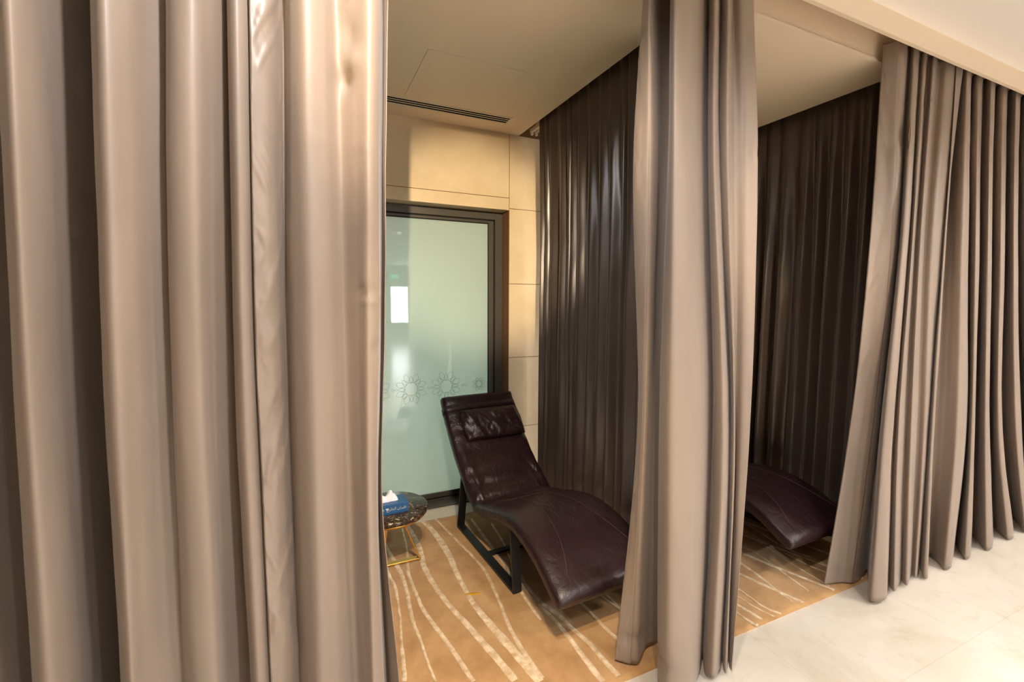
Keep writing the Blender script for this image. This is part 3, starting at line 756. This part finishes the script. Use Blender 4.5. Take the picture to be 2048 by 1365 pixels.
    for sgn in (-1, 1):
        x0, x1 = (sgn*0.245-wd_/2, sgn*0.245+wd_/2)
        bm = bmesh.new()
        path = [(0.335, 0.385), (0.405, z0+ht/2), (-0.375, z0+ht/2), (-0.335, 0.345)]
        # outline of the bar in the y-z plane, extruded across
        def off(path, d):
            out = []
            for i, p in enumerate(path):
                a = np.array(path[max(i-1, 0)]); b = np.array(path[min(i+1, len(path)-1)]); p = np.array(p)
                if i in (0, len(path)-1):
                    tn = (b-a)/np.linalg.norm(b-a); nrm = np.array([-tn[1], tn[0]]); out.append(p+nrm*d)
                else:
                    t1 = (p-a)/np.linalg.norm(p-a); t2 = (b-p)/np.linalg.norm(b-p); n1 = np.array([-t1[1], t1[0]]); n2 = np.array([-t2[1], t2[0]])
                    m_ = (n1+n2)/np.linalg.norm(n1+n2); out.append(p+m_*d/max(0.3, m_@n1))
            return out
        A, B = off(path, ht/2), off(path, -ht/2)
        va = [[bm.verts.new((x, q[0], q[1])) for q in (A[i], B[i]) for x in (x0, x1)] for i in range(4)]
        for i in range(3):
            p, q = va[i], va[i+1]
            for k, l in ((0, 1), (1, 3), (3, 2), (2, 0)): bm.faces.new((p[k], p[l], q[l], q[k]))
        bm.faces.new((va[0][0], va[0][2], va[0][3], va[0][1])); bm.faces.new((va[3][0], va[3][1], va[3][3], va[3][2]))
        bmesh.ops.recalc_face_normals(bm, faces=bm.faces)
        bevel(link('leg_frame', bm, M_STEEL, t), 0.002, 2)
    boxo('cross_bar', M_STEEL, t, -0.222, 0.222, -0.01, 0.03, z0, z0+ht, bev=0.002)
    # carrying plates under the pad
    for y, z in ((0.335, 0.375), (-0.335, 0.338)):
        boxo('carrier_bar', M_STEEL, t, -0.265, 0.265, y-0.02, y+0.02, z, z+0.012, bev=0.002)
    return t
r1 = make_recliner('dark burgundy leather recliner with head pillow, facing out of the first booth', (1.183, 2.40, 0), math.radians(3.2), 'leather recliners in the booths')
def copy_tree(o, parent=None):
    c = o.copy(); COL.objects.link(c)
    if parent is not None: c.parent = parent
    for ch in list(o.children): copy_tree(ch, c)
    return c
r2 = copy_tree(r1); r2.location = (2.535, 2.31, 0); r2.rotation_euler = (0, 0, math.radians(2.0))
r2['label'] = 'dark burgundy leather recliner in the second booth, only its foot end showing between bunched curtains'

# ------------------------------------------------------------------ side table, tissue box
TX, TY, TZ, TR = 0.420, 2.55, 0.345, 0.210
tb = thing('side_table', 'round dark marble side table on a gold metal frame beside the recliner', 'side table', (TX, TY, 0))
bm = bmesh.new(); lathe(bm, [(0.0001, TZ), (TR-0.006, TZ), (TR-0.001, TZ-0.004), (TR, TZ-0.012), (TR-0.001, TZ-0.024), (TR-0.005, TZ-0.027), (0.0001, TZ-0.027)], n=96)
bmesh.ops.recalc_face_normals(bm, faces=bm.faces); link('table_top', bm, M_DMARB, tb, True)
bm = bmesh.new(); lathe(bm, [(0.0001, TZ-0.027), (TR-0.010, TZ-0.027), (TR-0.008, TZ-0.031), (TR-0.012, TZ-0.040), (0.0001, TZ-0.040)], n=96)
bmesh.ops.recalc_face_normals(bm, faces=bm.faces); link('gold_rim', bm, M_GOLD, tb, True)
def leg_frame(y):
    # a trapezoid of flat bar: two splayed legs and a bar on the rug
    bm = bmesh.new(); w = 0.017; d = 0.010
    def bar(a, b):
        a, b = Vector(a), Vector(b); t_ = (b-a).normalized(); s = Vector((0, 1, 0)); n_ = t_.cross(s)
        vs = [bm.verts.new(p + s*sy*w + n_*sn*d/2) for p in (a, b) for sy in (-1, 1) for sn in (-1, 1)]
        for f in ((0, 1, 3, 2), (4, 6, 7, 5), (0, 4, 5, 1), (2, 3, 7, 6), (0, 2, 6, 4), (1, 5, 7, 3)): bm.faces.new([vs[i] for i in f])
    zt, zb = TZ-0.040, 0.0215
    bar((-0.05, y, zt), (-0.158, y, zb)); bar((0.05, y, zt), (0.158, y, zb)); bar((-0.163, y, zb), (0.163, y, zb))
    bmesh.ops.recalc_face_normals(bm, faces=bm.faces)
    bevel(link('leg_frame', bm, M_GOLD, tb), 0.0015, 1)
leg_frame(-0.026)
# tapered plate leg that stiffens the frame
bm = bmesh.new()
for z, w, xc in ((0.0168, 0.004, -0.052), (TZ-0.040, 0.013, -0.032)):
    for x in (-w, w):
        for y in (-0.003, 0.003): bm.verts.new((x+xc, y-0.062, z))
bm.verts.ensure_lookup_table()
for f in ((0, 1, 3, 2), (4, 6, 7, 5), (0, 4, 5, 1), (2, 3, 7, 6), (0, 2, 6, 4), (1, 5, 7, 3)): bm.faces.new([bm.verts[i] for i in f])
bmesh.ops.recalc_face_normals(bm, faces=bm.faces)
bevel(link('plate_leg', bm, M_GOLD, tb), 0.001, 1)

bx = thing('tissue_box', 'blue tissue box with white tissue on the dark marble side table', 'tissue box', (0.388, 2.50, TZ), math.radians(1.5))
bl, bw, bh = 0.115, 0.055, 0.056
boxo('carton', M_BLUE, bx, -bl, bl, -bw, bw, 0.0005, bh, bev=0.002)
bm = bmesh.new()
V = []
nu, nv = 46, 22
for j in range(nv+1):
    for i in range(nu+1):
        u = i/nu*2-1; t_ = j/nv
        crown = (0.042+0.022*math.exp(-((u-0.42)/0.22)**2)-0.012*math.exp(-((u-0.02)/0.2)**2))*(1-abs(u)**5*0.85)
        th = t_*2-1
        z = bh-0.004 + crown*(1-abs(th)**1.7)**0.6 if abs(th) < 1 else bh-0.004
        y = 0.018*math.copysign(abs(th)**0.8, th)*(1-0.15*u*u) + 0.006*noise.noise(Vector((u*4, th*2, z*20)))
        x = u*0.068 + 0.006*noise.noise(Vector((u*3, th*3, 8.0))) + 0.010*(z-bh)/0.05*noise.noise(Vector((u*5, 2.0, 1.0)))
        V.append(bm.verts.new((x, y, z+0.004*noise.noise(Vector((u*7, th*4, 3.0)))*(1-abs(th)))))
for j in range(nv):
    for i in range(nu):
        a = j*(nu+1)+i; bm.faces.new((V[a], V[a+1], V[a+nu+2], V[a+nu+1]))
link('tissue', bm, M_TISSUE, bx, True)
def text_mesh(name, s, size, loc, m_, parent, align='CENTER'):
    cu = bpy.data.curves.new(name, 'FONT'); cu.body = s; cu.size = size; cu.align_x = align; cu.align_y = 'CENTER'; cu.extrude = 0.0003
    o = bpy.data.objects.new(name, cu); COL.objects.link(o)
    bpy.context.view_layer.update()
    me = bpy.data.meshes.new_from_object(o.evaluated_get(bpy.context.evaluated_depsgraph_get()))
    bpy.data.objects.remove(o)
    q = bpy.data.objects.new(name, me); COL.objects.link(q); me.materials.clear(); me.materials.append(m_)
    q.parent = parent; q.location = loc; q.rotation_euler = (math.radians(90), 0, 0); return q
text_mesh('lettering', '\uFE9E\uFEF4\uFEE0\uFEA8\uFEDF\uFE8D \uFEE5\uFE8D\uFEAE\uFEF4\uFEC3', 0.021, (0.050, -bw-0.0002, 0.030), M_PRINTGOLD, bx)
text_mesh('lettering', 'GULF AIR', 0.017, (-0.016, -bw-0.0002, 0.029), M_SILVER, bx, 'RIGHT')
bm = bmesh.new()
for pts in ([(-0.010, 0.037), (0.006, 0.037), (0.004, 0.031), (-0.001, 0.022), (-0.003, 0.028), (-0.008, 0.033)], [(0.001, 0.034), (0.009, 0.036), (0.004, 0.027)]):
    vs = [bm.verts.new((x, -bw-0.0006, z)) for x, z in pts]; v2 = [bm.verts.new((x, -bw+0.0002, z)) for x, z in pts]
    bm.faces.new(vs); bm.faces.new(v2[::-1])
    for i in range(len(vs)):
        q = (i+1) % len(vs); bm.faces.new((vs[i], v2[i], v2[q], vs[q]))
bmesh.ops.recalc_face_normals(bm, faces=bm.faces); link('emblem', bm, M_SILVER, bx)
